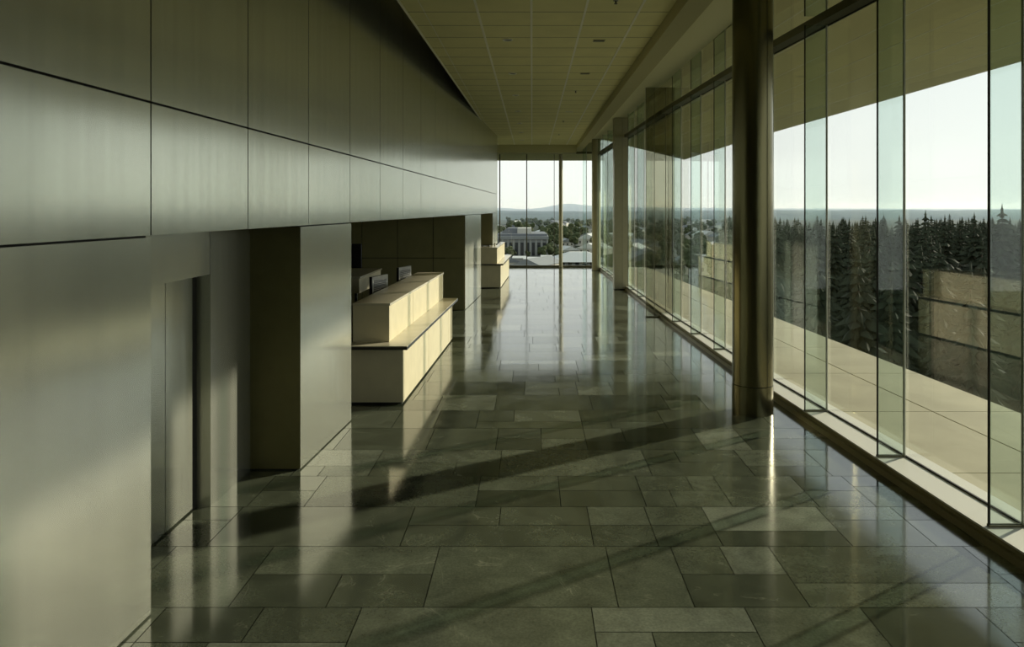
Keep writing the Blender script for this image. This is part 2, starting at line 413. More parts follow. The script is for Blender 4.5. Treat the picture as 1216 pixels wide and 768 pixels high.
# recess with the metal door
BX = -2.53; DX = -2.64; DT = EYE - 0.518
m = MB()
m.box(BX - 0.30, BX, 5.63, 6.42, 0.0, LOW, 0)              # flank beside the door
m.box(BX - 0.30, BX, 4.13, 5.622, DT, LOW, 0)              # head panel
m.box(-2.95, -2.62, 4.0, 4.13, 0, LOW, 0)
m.prism([(BX - 0.30, 4.13), (WL(4.13) - 0.335, 4.13), (WL(6.42) - 0.335, 6.42), (BX - 0.30, 6.42)], LOW + 0.01, LOW + 0.10, 0)
struct(m, 'wall_recess', [M['metal'], M['joint']])
d1 = tag(bpy.data.objects.new('door_1', None), kind='structure'); C.objects.link(d1)
m = MB(); m.box(DX - 0.05, DX, 4.13, 5.145, 0.015, DT - 0.005); m.build('door_leaf', M['metal'], d1)
m = MB(); m.box(DX - 0.05, DX, 5.153, 5.56, 0.015, DT - 0.005); m.build('door_leaf', M['metal'], d1)
m = MB(); m.box(DX - 0.06, DX + 0.0, 5.56, 5.63, 0, DT); m.box(DX - 0.07, DX - 0.052, 4.13, 5.63, 0, DT); m.build('door_frame', M['joint'], d1)

# recess behind the near desk and behind the far desk
m = MB()
def panel_wall(m, xs, zs, y, th=0.03, g=0.008):
    for a, b in zip(xs[:-1], xs[1:]):
        for c, d in zip(zs[:-1], zs[1:]):
            m.box(a + g, b - g, y - th, y, c + g, d - g, 0)
X0 = -1.56
xs = [X0 - 0.82 * i for i in range(6, 0, -1)]; xs = [-6.6] + [x + 0.10 for x in xs] + [X0 - 0.0]
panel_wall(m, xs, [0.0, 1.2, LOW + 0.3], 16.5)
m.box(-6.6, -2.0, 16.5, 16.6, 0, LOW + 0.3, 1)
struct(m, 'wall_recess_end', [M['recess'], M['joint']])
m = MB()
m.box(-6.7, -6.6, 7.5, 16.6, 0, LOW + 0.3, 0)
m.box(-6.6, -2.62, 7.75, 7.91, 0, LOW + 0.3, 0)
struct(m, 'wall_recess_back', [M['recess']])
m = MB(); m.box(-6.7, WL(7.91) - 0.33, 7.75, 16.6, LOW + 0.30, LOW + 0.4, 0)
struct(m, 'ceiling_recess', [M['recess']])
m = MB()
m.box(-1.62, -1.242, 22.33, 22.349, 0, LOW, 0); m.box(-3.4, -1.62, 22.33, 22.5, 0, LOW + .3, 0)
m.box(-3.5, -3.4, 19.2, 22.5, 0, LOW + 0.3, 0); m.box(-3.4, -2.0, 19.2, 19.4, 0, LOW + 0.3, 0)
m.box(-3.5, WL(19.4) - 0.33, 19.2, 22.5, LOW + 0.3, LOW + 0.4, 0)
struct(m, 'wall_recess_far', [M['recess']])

# ------------------------------------------------------------------ ceiling
H = EYE + 2.4
def CL(d): return lerp_poly([(-7, -1.75), (8.8, -1.54), (27.1, -1.29)], d)
CR = 1.68
m = MB()
m.prism([(CL(BACK), BACK), (CR, BACK), (CR, 27.1), (CL(27.1), 27.1)], H + 0.02, H + 0.06, 1)
lines = [-1.32 - 0.655, -1.32, -0.665, -0.01, 0.645, 1.30]
cross = []
y = 27.1
while y > BACK: cross.append(y); y -= 0.655
cross.append(BACK); cross = cross[::-1]
for a, b in zip(cross[:-1], cross[1:]):
    yy0, yy1 = a + 0.007, b - 0.007
    for i in range(len(lines)):
        l0 = lines[i] + 0.006; l1 = (lines[i + 1] if i + 1 < len(lines) else CR) - 0.006
        p = [(max(l0, CL(yy0)), yy0), (l1, yy0), (l1, yy1), (max(l0, CL(yy1)), yy1)]
        if l1 <= CL(yy0) + 0.02: continue
        m.prism(p, H, H + 0.02, 0)
ceiling = struct(m, 'ceiling', [M['ceil'], M['joint']])
m = MB()
for i in range(2, 6):
    m.box(lines[i] - 0.014, lines[i] + 0.014, BACK, 27.1, H - 0.008, H + 0.02, 0)
m.box(lines[1] - 0.004, lines[1] + 0.004, BACK, 27.1, H - 0.002, H + 0.02, 0)
for a, b in ((BACK, 27.1),):
    m.prism([(CL(a) - 0.015, a), (CL(a) + 0.012, a), (CL(b) + 0.012, b), (CL(b) - 0.015, b)], H - 0.012, H + 0.07, 0)
m.build('ceiling_grid', M['tbar'], ceiling)
m = MB()
for y in cross[1:-1]: m.box(CL(y) + 0.02, CR - 0.005, y - 0.008, y + 0.008, H - 0.002, H + 0.018, 0)
m.build('cross_joints', M['crossbar'], ceiling)
# perimeter bulkhead, end bulkhead, bright soffit, blind pocket, slot over the left wall, roof
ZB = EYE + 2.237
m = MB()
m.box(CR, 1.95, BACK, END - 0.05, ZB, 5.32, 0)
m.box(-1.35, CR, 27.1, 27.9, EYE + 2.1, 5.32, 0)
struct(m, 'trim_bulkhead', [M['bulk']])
m = MB()
ds = [BACK, 5.4, 9.4, 14.7, 20.9, END - 0.05]
def SE(d): return lerp_poly([(-7, 3.1), (5.4, 2.9), (11.5, 2.80), (28.5, 2.66)], d) - 0.02
for a, b in zip(ds[:-1], ds[1:]):
    m.prism([(1.95, a), (SE(a), a), (SE(b), b), (1.95, b)], EYE + 2.6, EYE + 2.72, 0)
struct(m, 'ceiling_perimeter', [M['plaster']])
m = MB()
m.box(-7, 4.5, BACK, END + 0.1, 5.32, 5.5, 0)
struct(m, 'ceiling_slab', [M['bulk']])
m = MB()
m.box(-7.2, -7.0, BACK, END, 0, 5.5, 0)
struct(m, 'wall_outer_left', [M['bulk']])
m = MB(); m.box(-7.2, 4.5, BACK - 0.2, BACK, -0.3, 5.5, 0)
struct(m, 'wall_back', [M['recess']])
m = MB(); m.prism([(G(BACK) - 0.05, BACK), (G(BACK) + 0.1, BACK), (G(0.6) + 0.1, 0.59), (G(0.6) - 0.05, 0.59)], 0.115, 5.25)
struct(m, 'wall_sky_block', [M['recess']])  # unseen; added behind the camera to cut sky light on near-facing sides

# ------------------------------------------------------------------ ceiling fittings
def downlight(x, y, label):
    t = thing('recessed_downlight', label, 'ceiling light', (x, y, H), group='downlights along the tiled ceiling')
    a = MB(); a.ring(0, 0, -0.012, 0.0, 0.055, 0.075, 24); a.build('trim_ring', M['tbar'], t)
    a = MB(); a.cyl(0, 0, -0.004, -0.001, 0.056, n=24); a.build('dark_lens', M['black'], t)
    return t
dls = [7.7, 10.2, 12.75, 15.2, 17.7, 20.2, 22.7, 25.2]
ordn = ['out of sight', 'nearest', 'second nearest', 'third nearest', 'fourth from the front', 'fifth from the front', 'second farthest', 'farthest']
for i, d in enumerate(dls):
    if i: downlight(-0.35, d, 'round recessed ceiling downlight, %s in the left-hand row' % ordn[i])
for i, (x, y, l) in enumerate(((0.955, 10.25, 'dark rectangular ceiling vent nearest the front'), (0.94, 12.75, 'second rectangular ceiling vent back, right of centre'), (0.92, 17.8, 'third and smallest-looking pale rectangular ceiling vent'))):
    t = thing('ceiling_vent', l, 'ceiling vent', (x, y, H), group='rectangular vents in the ceiling')
    a = MB(); 
    for (p, q, r, s_) in ((-0.085, 0.085, -0.055, -0.045), (-0.085, 0.085, 0.045, 0.055), (-0.085, -0.075, -0.045, 0.045), (0.075, 0.085, -0.045, 0.045)): a.box(p, q, r, s_, -0.010, 0.0)
    vf = a.build('vent_frame', M['tbar'] if i == 2 else M['bulk'], t)
    a = MB(); 
    for k in range(4): a.box(-0.075, 0.075, -0.040 + k * 0.022, -0.028 + k * 0.022, -0.007, -0.001)
    a.build('vent_slats', M['plaster'] if i == 2 else M['black'], vf)
for i, (x, y, l) in enumerate(((0.967, 8.28, 'small dark sprinkler head nearest the front in the ceiling'), (0.89, 14.65, 'small sprinkler head between two ceiling vents'), (0.857, 19.7, 'small sprinkler head just beyond the farthest ceiling vent'), (0.87, 23.2, 'farthest small sprinkler head in the ceiling'))):
    t = thing('sprinkler_head', l, 'sprinkler', (x, y, H), group='sprinkler heads in the ceiling')
    a = MB(); a.cyl(0, 0, -0.006, 0.0, 0.030, n=16); a.build('escutcheon', M['plastic'], t)
    a = MB(); a.cyl(0, 0, -0.035, -0.006, 0.009, n=10); a.cyl(0, 0, -0.040, -0.035, 0.020, n=12); a.build('deflector', M['metal_dark'], t)

# ------------------------------------------------------------------ side facade
fins = [2.2, 3.62, 5.06, 6.48, 7.93, 9.39, 11.4, 12.8, 14.2, 18.2, 19.7, 21.2, 22.6, 24.0, 25.4, 26.8]
TZ0, TZ1 = EYE + 2.03, EYE + 2.12
m = MB()
ds = [BACK] + [p[0] for p in GP[1:-1]] + [END]
for a, b in zip(ds[:-1], ds[1:]):
    m.prism([(CI(a), a), (G(a) - 0.03, a), (G(b) - 0.03, b), (CI(b), b)], 0.0, 0.055, 1)
    m.prism([(CI(a) + 0.035, a), (G(a) + 0.02, a), (G(b) + 0.02, b), (CI(b) + 0.035, b)], 0.055, 0.085, 1)
    m.prism([(CI(a) + 0.035, a), (G(a) - 0.008, a), (G(b) - 0.008, b), (CI(b) + 0.035, b)], 0.085, 0.10, 0)
    m.prism([(G(a) + 0.008, a), (G(a) + 0.16, a), (G(b) + 0.16, b), (G(b) + 0.008, b)], 0.0, 0.10, 0)
    m.prism([(G(a) - 0.008, a), (G(a) + 0.008, a), (G(b) + 0.008, b), (G(b) - 0.008, b)], 0.0, 0.112, 2)
struct(m, 'trim_curb', [M['sill'], M['curb'], M['joint']])
m = MB()
for a, b in zip(ds[:-1], ds[1:]):
    m.prism([(G(a) - 0.15, a), (G(a) + 0.0, a), (G(b) + 0.0, b), (G(b) - 0.15, b)], TZ0, TZ1, 0)
    m.prism([(G(a) - 0.0, a), (G(a) + 0.02, a), (G(b) + 0.02, b), (G(b) - 0.0, b)], TZ0 - 0.012, TZ1, 1)
    m.prism([(G(a) - 0.04, a), (G(a) + 0.04, a), (G(b) + 0.04, b), (G(b) - 0.04, b)], 5.25, 5.32, 0)
struct(m, 'trim_transom', [M['frame'], M['joint']])
# panes between the fins
edges = [0.6] + fins + [END - 0.02]
for i, (a, b) in enumerate(zip(edges[:-1], edges[1:])):
    r = tag(bpy.data.objects.new('window_%d' % (i + 1), None), kind='structure'); C.objects.link(r)
    pts_d = [a + 0.006] + [p[0] for p in GP[1:-1] if a + 0.05 < p[0] < b - 0.05] + [b - 0.006]
    for z0, z1 in ((0.105, TZ0 - 0.012), (TZ1, 5.25)):
        mm = MB()
        for p, q in zip(pts_d[:-1], pts_d[1:]):
            mm.prism([(G(p) - 0.006, p), (G(p) + 0.006, p), (G(q) + 0.006, q), (G(q) - 0.006, q)], z0, z1)
        mm.build('pane', M['glass'], r)
fin_labels = {2.2: 'glass fin closest to the viewer, just past the right edge of the view', 3.62: 'glass fin next beyond the closest one, just past the right edge of the view', 5.06: 'blue-green glass fin at the right edge of the view', 6.48: 'wide blue-green glass fin second from the right edge',
    7.93: 'blue-green glass fin right of the near round column, two panes along', 9.39: 'thin sliver of glass fin touching the right side of the near round column',
    11.4: 'glass fin just left of the near round column', 12.8: 'glass fin second to the left of the near round column', 14.2: 'glass fin right beside the olive glass screen'}
def fin(d):
    wd = 0.25 if d < 10.5 else 0.185
    gx = G(d) - 0.008
    t = thing('glass_fin', fin_labels.get(d, 'narrow glass fin of the far bays beyond the olive glass screen'), 'glass fin', (gx, d, 0), group='glass fins standing along the window wall')
    c = min(wd, lerp_poly(CP, d) - 0.04)
    for nm, z0, z1 in (('pane', 0.102, TZ0 - 0.005), ('upper_pane', TZ1 + 0.005, 5.25)):
        a = MB(); a.box(-wd + 0.006, -0.012, -0.008, 0.008, z0, z1); pn = a.build(nm, M['fin'], t)
        a = MB(); a.box(-wd - 0.002, -wd + 0.006, -0.010, 0.010, z0, z1); a.build('dark_edge', M['joint'], pn)
        a = MB(); a.box(-0.012, 0.0, -0.012, 0.012, z0, z1); a.build('seal', M['seal'], pn)
    a = MB(); a.box(-wd - 0.004, -0.012, -0.016, -0.009, 0.10, 0.116); a.box(-wd - 0.004, -0.012, 0.009, 0.016, 0.10, 0.116); a.build('shoe', M['frame'], t)
for d in fins: fin(d)

# ------------------------------------------------------------------ end facade
def end_z(y): return EYE + (247 - y) / 850 * END
ex = [-7.0, -4.4, -2.35, -1.29, -0.218, 0.875, 1.14, 2.10, 2.60]
m = MB()
m.box(-7, 2.62, END - 0.06, END + 0.06, 0.0, 0.075, 0)
m.box(-7, 2.62, END - 0.05, END + 0.05, EYE + 2.16, EYE + 2.24, 0)
m.box(-7, 2.62, END - 0.06, END + 0.06, 5.25, 5.32, 0)
for x, wdt in ((-2.35, 0.02), (-1.29, 0.022), (-0.218, 0.02), (0.875, 0.012)):
    m.box(x - wdt, x + wdt, END - 0.05, END + 0.03, 0.075, 5.25, 0)
struct(m, 'trim_end_frame', [M['frame']])
for i, (a, b) in enumerate(zip(ex[:-1], ex[1:])):
    mm = MB(); mm.box(a + 0.022, b - 0.022, END - 0.006, END + 0.006, 0.075, 5.25)
    struct(mm, 'window_%d' % (i + 40), [M['glass']])
t = thing('window_post', 'dark round metal post standing in the far end window', 'post', (1.13, END - 0.20, 0))
a = MB(); a.cyl(0, 0, 0.02, 5.3, 0.075, n=24); a.build('shaft', M['clad'], t)
a = MB(); a.cyl(0, 0, 0, 0.02, 0.10, n=24); a.build('base_plate', M['frame'], t)
t = thing('end_window_fin', 'green-edged glass fin standing in the far end window', 'glass fin', (2.09, END - 0.03, 0))
a = MB(); a.prism([(-0.09, -0.16), (-0.075, -0.165), (0.075, -0.035), (0.06, -0.03)], 0.076, 5.25); a.build('pane', M['fin'], t)
a = MB(); a.box(0.055, 0.075, -0.035, 0.0, 0.076, 5.25); a.build('seal', M['seal'], t)

# ------------------------------------------------------------------ columns and screen
t = thing('round_column', 'thick round bronze metal column standing nearest on the right', 'column', (2.545, 8.27, 0))
a = MB(); a.cyl(0, 0, 0.33, 4.95, 0.226, n=64); a.build('shaft', M['bronze'], t)
a = MB(); a.cyl(0, 0, 0.322, 0.33, 0.220, n=64); a.build('joint', M['joint'], t)
a = MB(); a.cyl(0, 0, 0.0, 0.322, 0.230, n=64); a.build('base_sleeve', M['bronze'], t)
ang = math.radians(-62)
a = MB(); px_, py_ = 0.2262 * math.cos(ang), 0.2262 * math.sin(ang); tx, ty = -math.sin(ang), math.cos(ang)
a.prism([(px_ - tx * .002, py_ - ty * .002), (px_ + tx * .002, py_ + ty * .002), (px_ * 1.006 + tx * .002, py_ * 1.006 + ty * .002), (px_ * 1.006 - tx * .002, py_ * 1.006 - ty * .002)], 0.33, 4.95); a.build('seam', M['joint'], t)

t = thing('glass_screen', 'olive tinted glass screen of three panes beside the window wall', 'glass screen', (2.45, 15.42, 0))
dx = [0.0, 0.18, 0.42, 0.60]
for p, q in zip(dx[:-1], dx[1:]):
    a = MB(); a.prism([(p + 0.005, -p * 0.06), (q - 0.005, -q * 0.06), (q - 0.005, -q * 0.06 + 0.014), (p + 0.005, -p * 0.06 + 0.014)], 0.02, 4.945); a.build('pane', M['screen'], t)
a = MB()
for p in dx: a.prism([(p - 0.005, -p * 0.06 - 0.004), (p + 0.005, -p * 0.06 - 0.004), (p + 0.005, -p * 0.06 + 0.018), (p - 0.005, -p * 0.06 + 0.018)], 0.02, 4.945)
a.build('mullion', M['frame'], t)
a = MB(); a.prism([(-0.01, -0.012), (0.61, -0.048), (0.61, -0.012), (-0.01, 0.026)], 0.0, 0.02); a.build('floor_track', M['frame'], t)

t = thing('clad_column', 'square beige clad column standing beyond the olive glass screen', 'column', (2.36, 20.6, 0))
a = MB(); a.box(0, 0.235, 0, 0.34, 0.02, 4.945); a.build('cladding_panel', M['clad'], t)
a = MB(); a.box(0.241, 0.40, 0, 0.34, 0.02, 4.945); a.build('cladding_panel', M['clad'], t)
a = MB(); a.box(0.02, 0.38, 0.02, 0.32, 0.0, 4.95); a.build('core', M['joint'], t)
t = thing('far_round_column', 'slim round metal column in the far right corner', 'column', (2.42, 27.05, 0))
a = MB(); a.cyl(0, 0, 0.02, 4.95, 0.165, n=40); a.build('shaft', M['clad'], t)
a = MB(); a.cyl(0, 0, 0, 0.02, 0.175, n=40); a.build('base_plate', M['frame'], t)

# ------------------------------------------------------------------ terrace and roof overhang
m = MB()
ds = [BACK]; y = BACK
while y < 28.2 - 0.9: y += 1.9; ds.append(min(y, 28.2))
if ds[-1] < 28.2: ds.append(28.2)
def mid(d): return (G(d) + 0.16) * 0.45 + DE(d) * 0.55
for a, b in zip(ds[:-1], ds[1:]):
    g = 0.008
    for lo, hi in ((lambda d: G(d) + 0.165, lambda d: mid(d) - 0.01), (lambda d: mid(d) + 0.01, DE)):
        m.prism([(lo(a + g), a + g), (hi(a + g), a + g), (hi(b - g), b - g), (lo(b - g), b - g)], -0.05, 0.02, 0)
for a, b in ((BACK, 8.1), (8.1, 15), (15, 28.2)):
    m.prism([(G(a) + 0.1 if a != BACK else 4.4, a), (DE(a) - 0.01, a), (DE(b) - 0.01, b), (G(b) + 0.1, b)], -0.4, -0.03, 1)
struct(m, 'terrace_floor', [M['deck'], M['conc_d']])
m = MB()
ds = [BACK, 2.0, 10.9, 15.5, 20.5, 24, 28.5, 29.6]
def RZ(d): return lerp_poly(RZP, d)
NB = 7
def XS(d, f): return (G(d) + 0.06) * (1 - f) + RE(d) * f
def ZS(d, f): return 5.24 * (1 - f) + RZ(d) * f
for a, b in zip(ds[:-1], ds[1:]):
    x0a, x0b = XS(a, 0), XS(b, 0)
    m.prism([(x0a, a), (RE(a), a), (RE(b), b), (x0b, b)], [5.28, RZ(a) + 0.03, RZ(b) + 0.03, 5.28], [5.6, RZ(a) + 0.34, RZ(b) + 0.34, 5.6], 1)
    for j in range(NB):
        f0, f1 = j / NB + 0.001, (j + 1) / NB - 0.001
        m.prism([(XS(a, f1) - 0.012, a), (XS(a, f1) + 0.012, a), (XS(b, f1) + 0.012, b), (XS(b, f1) - 0.012, b)], [ZS(a, f1) - 0.004, ZS(a, f1) - 0.004, ZS(b, f1) - 0.004, ZS(b, f1) - 0.004], [ZS(a, f1) + 0.02, ZS(a, f1) + 0.02, ZS(b, f1) + 0.02, ZS(b, f1) + 0.02], 2)
        m.prism([(XS(a, f0), a), (XS(a, f1), a), (XS(b, f1), b), (XS(b, f0), b)], [ZS(a, f0), ZS(a, f1), ZS(b, f1), ZS(b, f0)], [ZS(a, f0) + .028, ZS(a, f1) + .028, ZS(b, f1) + .028, ZS(b, f0) + .028], 0)
m.prism([(-7, END + 0.07), (2.68, END + 0.07), (2.68, 29.6), (-7, 29.6)], [4.60, 4.60, 4.31, 4.31], [5.6, 5.6, 5.2, 5.2], 0)
struct(m, 'ceiling_overhang', [M['soffit'], M['conc'], M['tbar']])

# ------------------------------------------------------------------ reception desks
def lin(a, b, t): return a + (b - a) * t
def desk(name, label, P):
    """P: plan numbers: y0,y1 (body), xf0,xf1 (front face near/far), tier offsets, left edge"""
    y0, y1, xf0, xf1 = P['y0'], P['y1'], P['xf0'], P['xf1']
    org = (xf0, y0, 0); t = thing(name, label, 'reception desk', org)
    def f(y): return xf0 + (xf1 - xf0) * (y - y0) / (y1 - y0)
    def loc(pts): return [(x - xf0, y - y0) for x, y in pts]
    L = P['left']                                       # left (staff side) edge function
    brk = P.get('brk', [])
    def back(yb, ya): return [(L(yb), yb)] + [(L(k), k) for k in sorted(brk, reverse=True) if ya < k < yb] + [(L(ya), ya)]
    led, top = 0.725, 1.195
    # lower body panels
    cuts = P['cuts_low']; g = 0.006
    for i, (a, b) in enumerate(zip(cuts[:-1], cuts[1:])):
        a_, b_ = (a + g if i else a + 0.04), b - g
        m = MB(); m.prism(loc([(f(a_), a_), (f(b_), b_), (f(b_) - 0.03, b_), (f(a_) - 0.03, a_)]), 0.025, led - 0.05); m.build('front_panel', M['cream'], t)
    m = MB(); m.prism(loc([(f(y0 + .05) - 0.028, y0 + 0.05), (f(y1 - .02) - 0.028, y1 - 0.02), ] + back(y1 - 0.02, y0 + 0.05)), 0.0, led - 0.05); m.build('carcass', M['joint'], t)
    m = MB(); m.prism(loc([(f(y0), y0), (f(y0 + .04), y0 + 0.036), (L(y0), y0 + 0.036), (L(y0), y0)]), 0.025, led - 0.05); m.build('end_panel', M['cream'], t)
    m = MB(); m.prism(loc([(f(y1), y1), (f(y1 - .02), y1 - 0.018), (L(y1), y1 - 0.018), (L(y1), y1)]), 0.025, led - 0.05); m.build('end_panel', M['cream'], t)
    # ledge
    o = P['over']
    def fl(y): return f(y) + o
    ya, yb = y0 - 0.14, y1 + 0.18
    r = P['tier_x']                                     # tier face function
    m = MB(); m.prism(loc([(fl(ya), ya), (fl(yb), yb), (r(yb) - 0.1, yb), (r(y1) - 0.1, y1)] + back(y1, ya)), led - 0.047, led - 0.012); m.build('ledge_edge', M['black'], t)
    i = 0.0
    m = MB(); m.prism(loc([(fl(ya) - i, ya + i), (fl(yb) - i, yb - i), (r(yb) - 0.1, yb - i), (r(y1) - 0.1, y1 - i)] + back(y1, ya)), led - 0.011, led); m.build('ledge_top', M['cream_top'], t)
    # raised tier
    cuts = P['cuts_up']
    u0, u1 = cuts[0], cuts[-1]
    for i, (a, b) in enumerate(zip(cuts[:-1], cuts[1:])):
        a_, b_ = (a + g if i else a + 0.02), b - g
        m = MB(); m.prism(loc([(r(a_), a_), (r(b_), b_), (r(b_) - 0.03, b_), (r(a_) - 0.03, a_)]), led + 0.001, top - 0.03); m.build('upper_panel', M['cream'], t)
    m = MB(); m.prism(loc([(r(u0 + .02) - 0.028, u0 + 0.02), (r(u1) - 0.028, u1 - 0.012), ] + back(u1 - 0.012, u0 + 0.02)), led + 0.001, top - 0.03); m.build('upper_carcass', M['joint'], t)
    m = MB(); m.prism(loc([(r(u0), u0), (r(u0 + .02), u0 + 0.018), (L(u0), u0 + 0.018), (L(u0), u0)]), led + 0.001, top - 0.03); m.build('upper_end_panel', M['cream'], t)
    e2 = 0.012
    m = MB(); m.prism(loc([(r(u0) + e2, u0 - e2), (r(u1) + e2, u1 + e2)] + back(u1 + e2, u0 - e2)), top - 0.03, top); m.build('counter_top', M['cream_top'], t)
    return t
desk('reception_desk', 'long cream two-tier reception desk nearest, in front of two monitors', dict(
    y0=8.57, y1=12.76, xf0=-1.545, xf1=-1.425, left=lambda y: -2.18 + (y - 8.57) * 0.027, over=0.075,
    cuts_low=[8.57, 10.33, 11.65, 12.28, 12.76], tier_x=lambda y: -1.735 + (y - 8.69) * 0.031, cuts_up=[8.69, 10.15, 11.25, 12.88]))
desk('far_reception_desk', 'smaller cream two-tier reception desk near the far end window', dict(
    y0=21.0, y1=24.9, xf0=-0.925, xf1=-0.80, left=lambda y: -1.10 if y > 22.25 else (-1.55 if y < 22.1 else -1.55 + (y - 22.1) * 3.0), brk=[22.1, 22.25], over=0.08,
    cuts_low=[21.0, 22.6, 24.0, 24.9], tier_x=lambda y: -1.04 + (y - 20.45) * 0.025, cuts_up=[20.95, 22.1, 23.2, 24.4]))

# staff worktop behind the near desk
t = thing('staff_worktop', 'low black staff worktop behind the near reception desk', 'desk', (-2.62, 8.9, 0))
a = MB(); a.box(-0.38, 0.40, 0, 4.3, 0.70, 0.735); a.build('worktop', M['black'], t)
for (p, q) in ((-0.36, 0.05), (-0.36, 4.21), (0.34, 4.21), (0.34, 0.05)):
    a = MB(); a.box(p, p + 0.04, q, q + 0.04, 0, 0.70); a.build('leg', M['metal_dark'], t)

def monitor(x, y, yaw, zt, label):
    t = thing('computer_monitor', label, 'monitor', (x, y, 0.735), yaw, group='monitors behind the near desk')
    w2, h = 0.25, 0.33; z1 = zt - 0.735; z0 = z1 - h
    a = MB(); a.box(-w2, w2, -0.02, 0.02, z0, z1); a.bevel(0.006, 1); hs = a.build('screen_housing', M['plastic'], t)
    a = MB(); a.box(-w2 + 0.02, w2 - 0.02, 0.0203, 0.022, z0 + 0.02, z1 - 0.02); a.build('screen', M['black'], hs)
    a = MB()
    for k in range(7): a.box(-w2 + 0.06, w2 - 0.06, -0.026, -0.0203, z0 + 0.11 + k * 0.024, z0 + 0.122 + k * 0.024)
    a.build('vent_grille', M['black'], hs)
    a = MB(); a.box(-0.03, 0.03, -0.06, -0.027, 0.01, z0 + 0.12); a.build('stand', M['black'], t)
    a = MB(); a.cyl(0, -0.03, 0, 0.012, 0.12, n=24); a.build('foot', M['black'], t)
    a = MB(); a.box(-w2 - 0.004, -w2, -0.022, 0.022, z0, z1); a.build('side_bezel', M['black'], hs)
    return t
monitor(-2.30, 10.75, math.radians(74), 1.34, 'left of two grey computer monitors behind the near reception desk')
monitor(-2.28, 12.75, math.radians(74), 1.31, 'right of two grey computer monitors, farther along behind the near desk')

# back counter in the recess
t = thing('back_counter', 'cream back counter in the dark recess behind the near desk', 'counter', (-3.40, 12.3, 0))
a = MB(); a.box(-0.6, 0.50, -0.3, 1.4, 0.92, 1.17); a.build('fascia', M['cream'], t)
a = MB(); a.box(-0.62, 0.52, -0.32, 1.42, 1.17, 1.20); a.build('counter_top', M['cream_top'], t)
for (p, q) in ((-0.55, -0.25), (-0.55, 1.31), (0.41, 1.31), (0.41, -0.25)):
    a = MB(); a.box(p, p + 0.04, q, q + 0.04, 0, 0.92); a.build('leg', M['black'], t)
t = thing('wall_screen', 'black screen standing on the cream back counter', 'monitor', (-3.24, 13.1, 1.2))
a = MB(); a.box(-0.5, 0.12, -0.02, 0.02, 0.05, 0.50); a.bevel(0.006, 1); a.build('screen', M['black'], t)
a = MB(); a.box(-0.24, -0.14, -0.03, 0.03, 0.0, 0.06); a.box(-0.3, -0.08, -0.08, 0.08, 0.0, 0.01); a.build('stand', M['black'], t)

# things on the far desk
t = thing('paper_tray', 'low black tray of papers on the far reception desk', 'tray', (-1.38, 21.35, 1.196))
a = MB(); a.box(-0.12, 0.12, -0.16, 0.16, 0, 0.012); a.box(-0.12, -0.11, -0.16, 0.16, 0.012, 0.05); a.box(0.11, 0.12, -0.16, 0.16, 0.012, 0.05); a.box(-0.11, 0.11, 0.15, 0.16, 0.012, 0.05); a.build('tray', M['black'], t)
a = MB(); a.box(-0.09, 0.09, -0.13, 0.13, 0.013, 0.025); a.build('paper', M['white'], t)
t = thing('white_cup', 'small white cup on the far reception desk', 'cup', (-1.14, 21.9, 1.196))
a = MB(); a.cyl(0, 0, 0, 0.10, 0.028, 0.034, n=20); a.build('cup', M['white'], t)

# ------------------------------------------------------------------ the world outside
GZ = -22.0
m = MB()
m.box(-9, 5.3, BACK, END + 0.4, GZ, -0.42, 0)
struct(m, 'wall_building_base', [M['conc_d']])
m = MB(); n = 40
xsz = [-6000 + 12000 * i / n for i in range(n + 1)]; ysz = [-200 + 9000 * (i / n) ** 1.5 for i in range(n + 1)]
vv = [[m.bm.verts.new((x, y, GZ)) for x in xsz] for y in ysz]
for i in range(n):
    for j in range(n): m.bm.faces.new((vv[i][j], vv[i][j + 1], vv[i + 1][j + 1], vv[i + 1][j]))
struct(m, 'ground', [M['ground']])

def ridge(name, dist, prof, depth, mat, label, seed, rough):
    """a hill range: prof gives the crest height in pixels over the horizon at given picture columns"""
    r = random.Random(seed); m = MB(); cols = []
    x = -700
    while x <= 2000:
        hgt = lerp_poly(prof, x) + sum(r.uniform(-1, 1) * rough for _ in range(2))
        cols.append((x, hgt)); x += 12
    rows = []
    for (s_, hf) in ((0.0, 0.0), (0.35, 0.45), (0.7, 0.85), (1.0, 1.0), (1.5, 0.3)):
        row = []
        for (x, hgt) in cols:
            y = dist + depth * s_
            crest = EYE + hgt / 850 * (dist + depth)
            X = (x - 632) / 850 * (dist + depth)
            z = GZ + (crest - GZ) * hf + (r.uniform(-1, 1) * 0.02 * (crest - GZ) if 0 < hf < 1 else 0)
            row.append(m.bm.verts.new((X, y, z)))
        rows.append(row)
    for a, b in zip(rows[:-1], rows[1:]):
        for i in range(len(a) - 1): f = m.bm.faces.new((a[i], a[i + 1], b[i + 1], b[i])); f.smooth = True
    o = m.build(name, mat); return tag(o, kind='structure')
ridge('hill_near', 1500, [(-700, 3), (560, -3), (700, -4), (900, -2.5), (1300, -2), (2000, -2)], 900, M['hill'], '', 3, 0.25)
ridge('mountain', 3300, [(-700, 2), (560, 1.5), (596, 0.2), (622, -1.2), (640, -0.3), (652, 2.2), (664, 4.2), (674, 6.0), (686, 4.2), (702, 2.8), (740, 1.5), (800, 0.2), (900, -0.4), (1000, -0.6), (1300, -0.8), (2000, -1)], 1500, M['mount'], '', 5, 0.08)

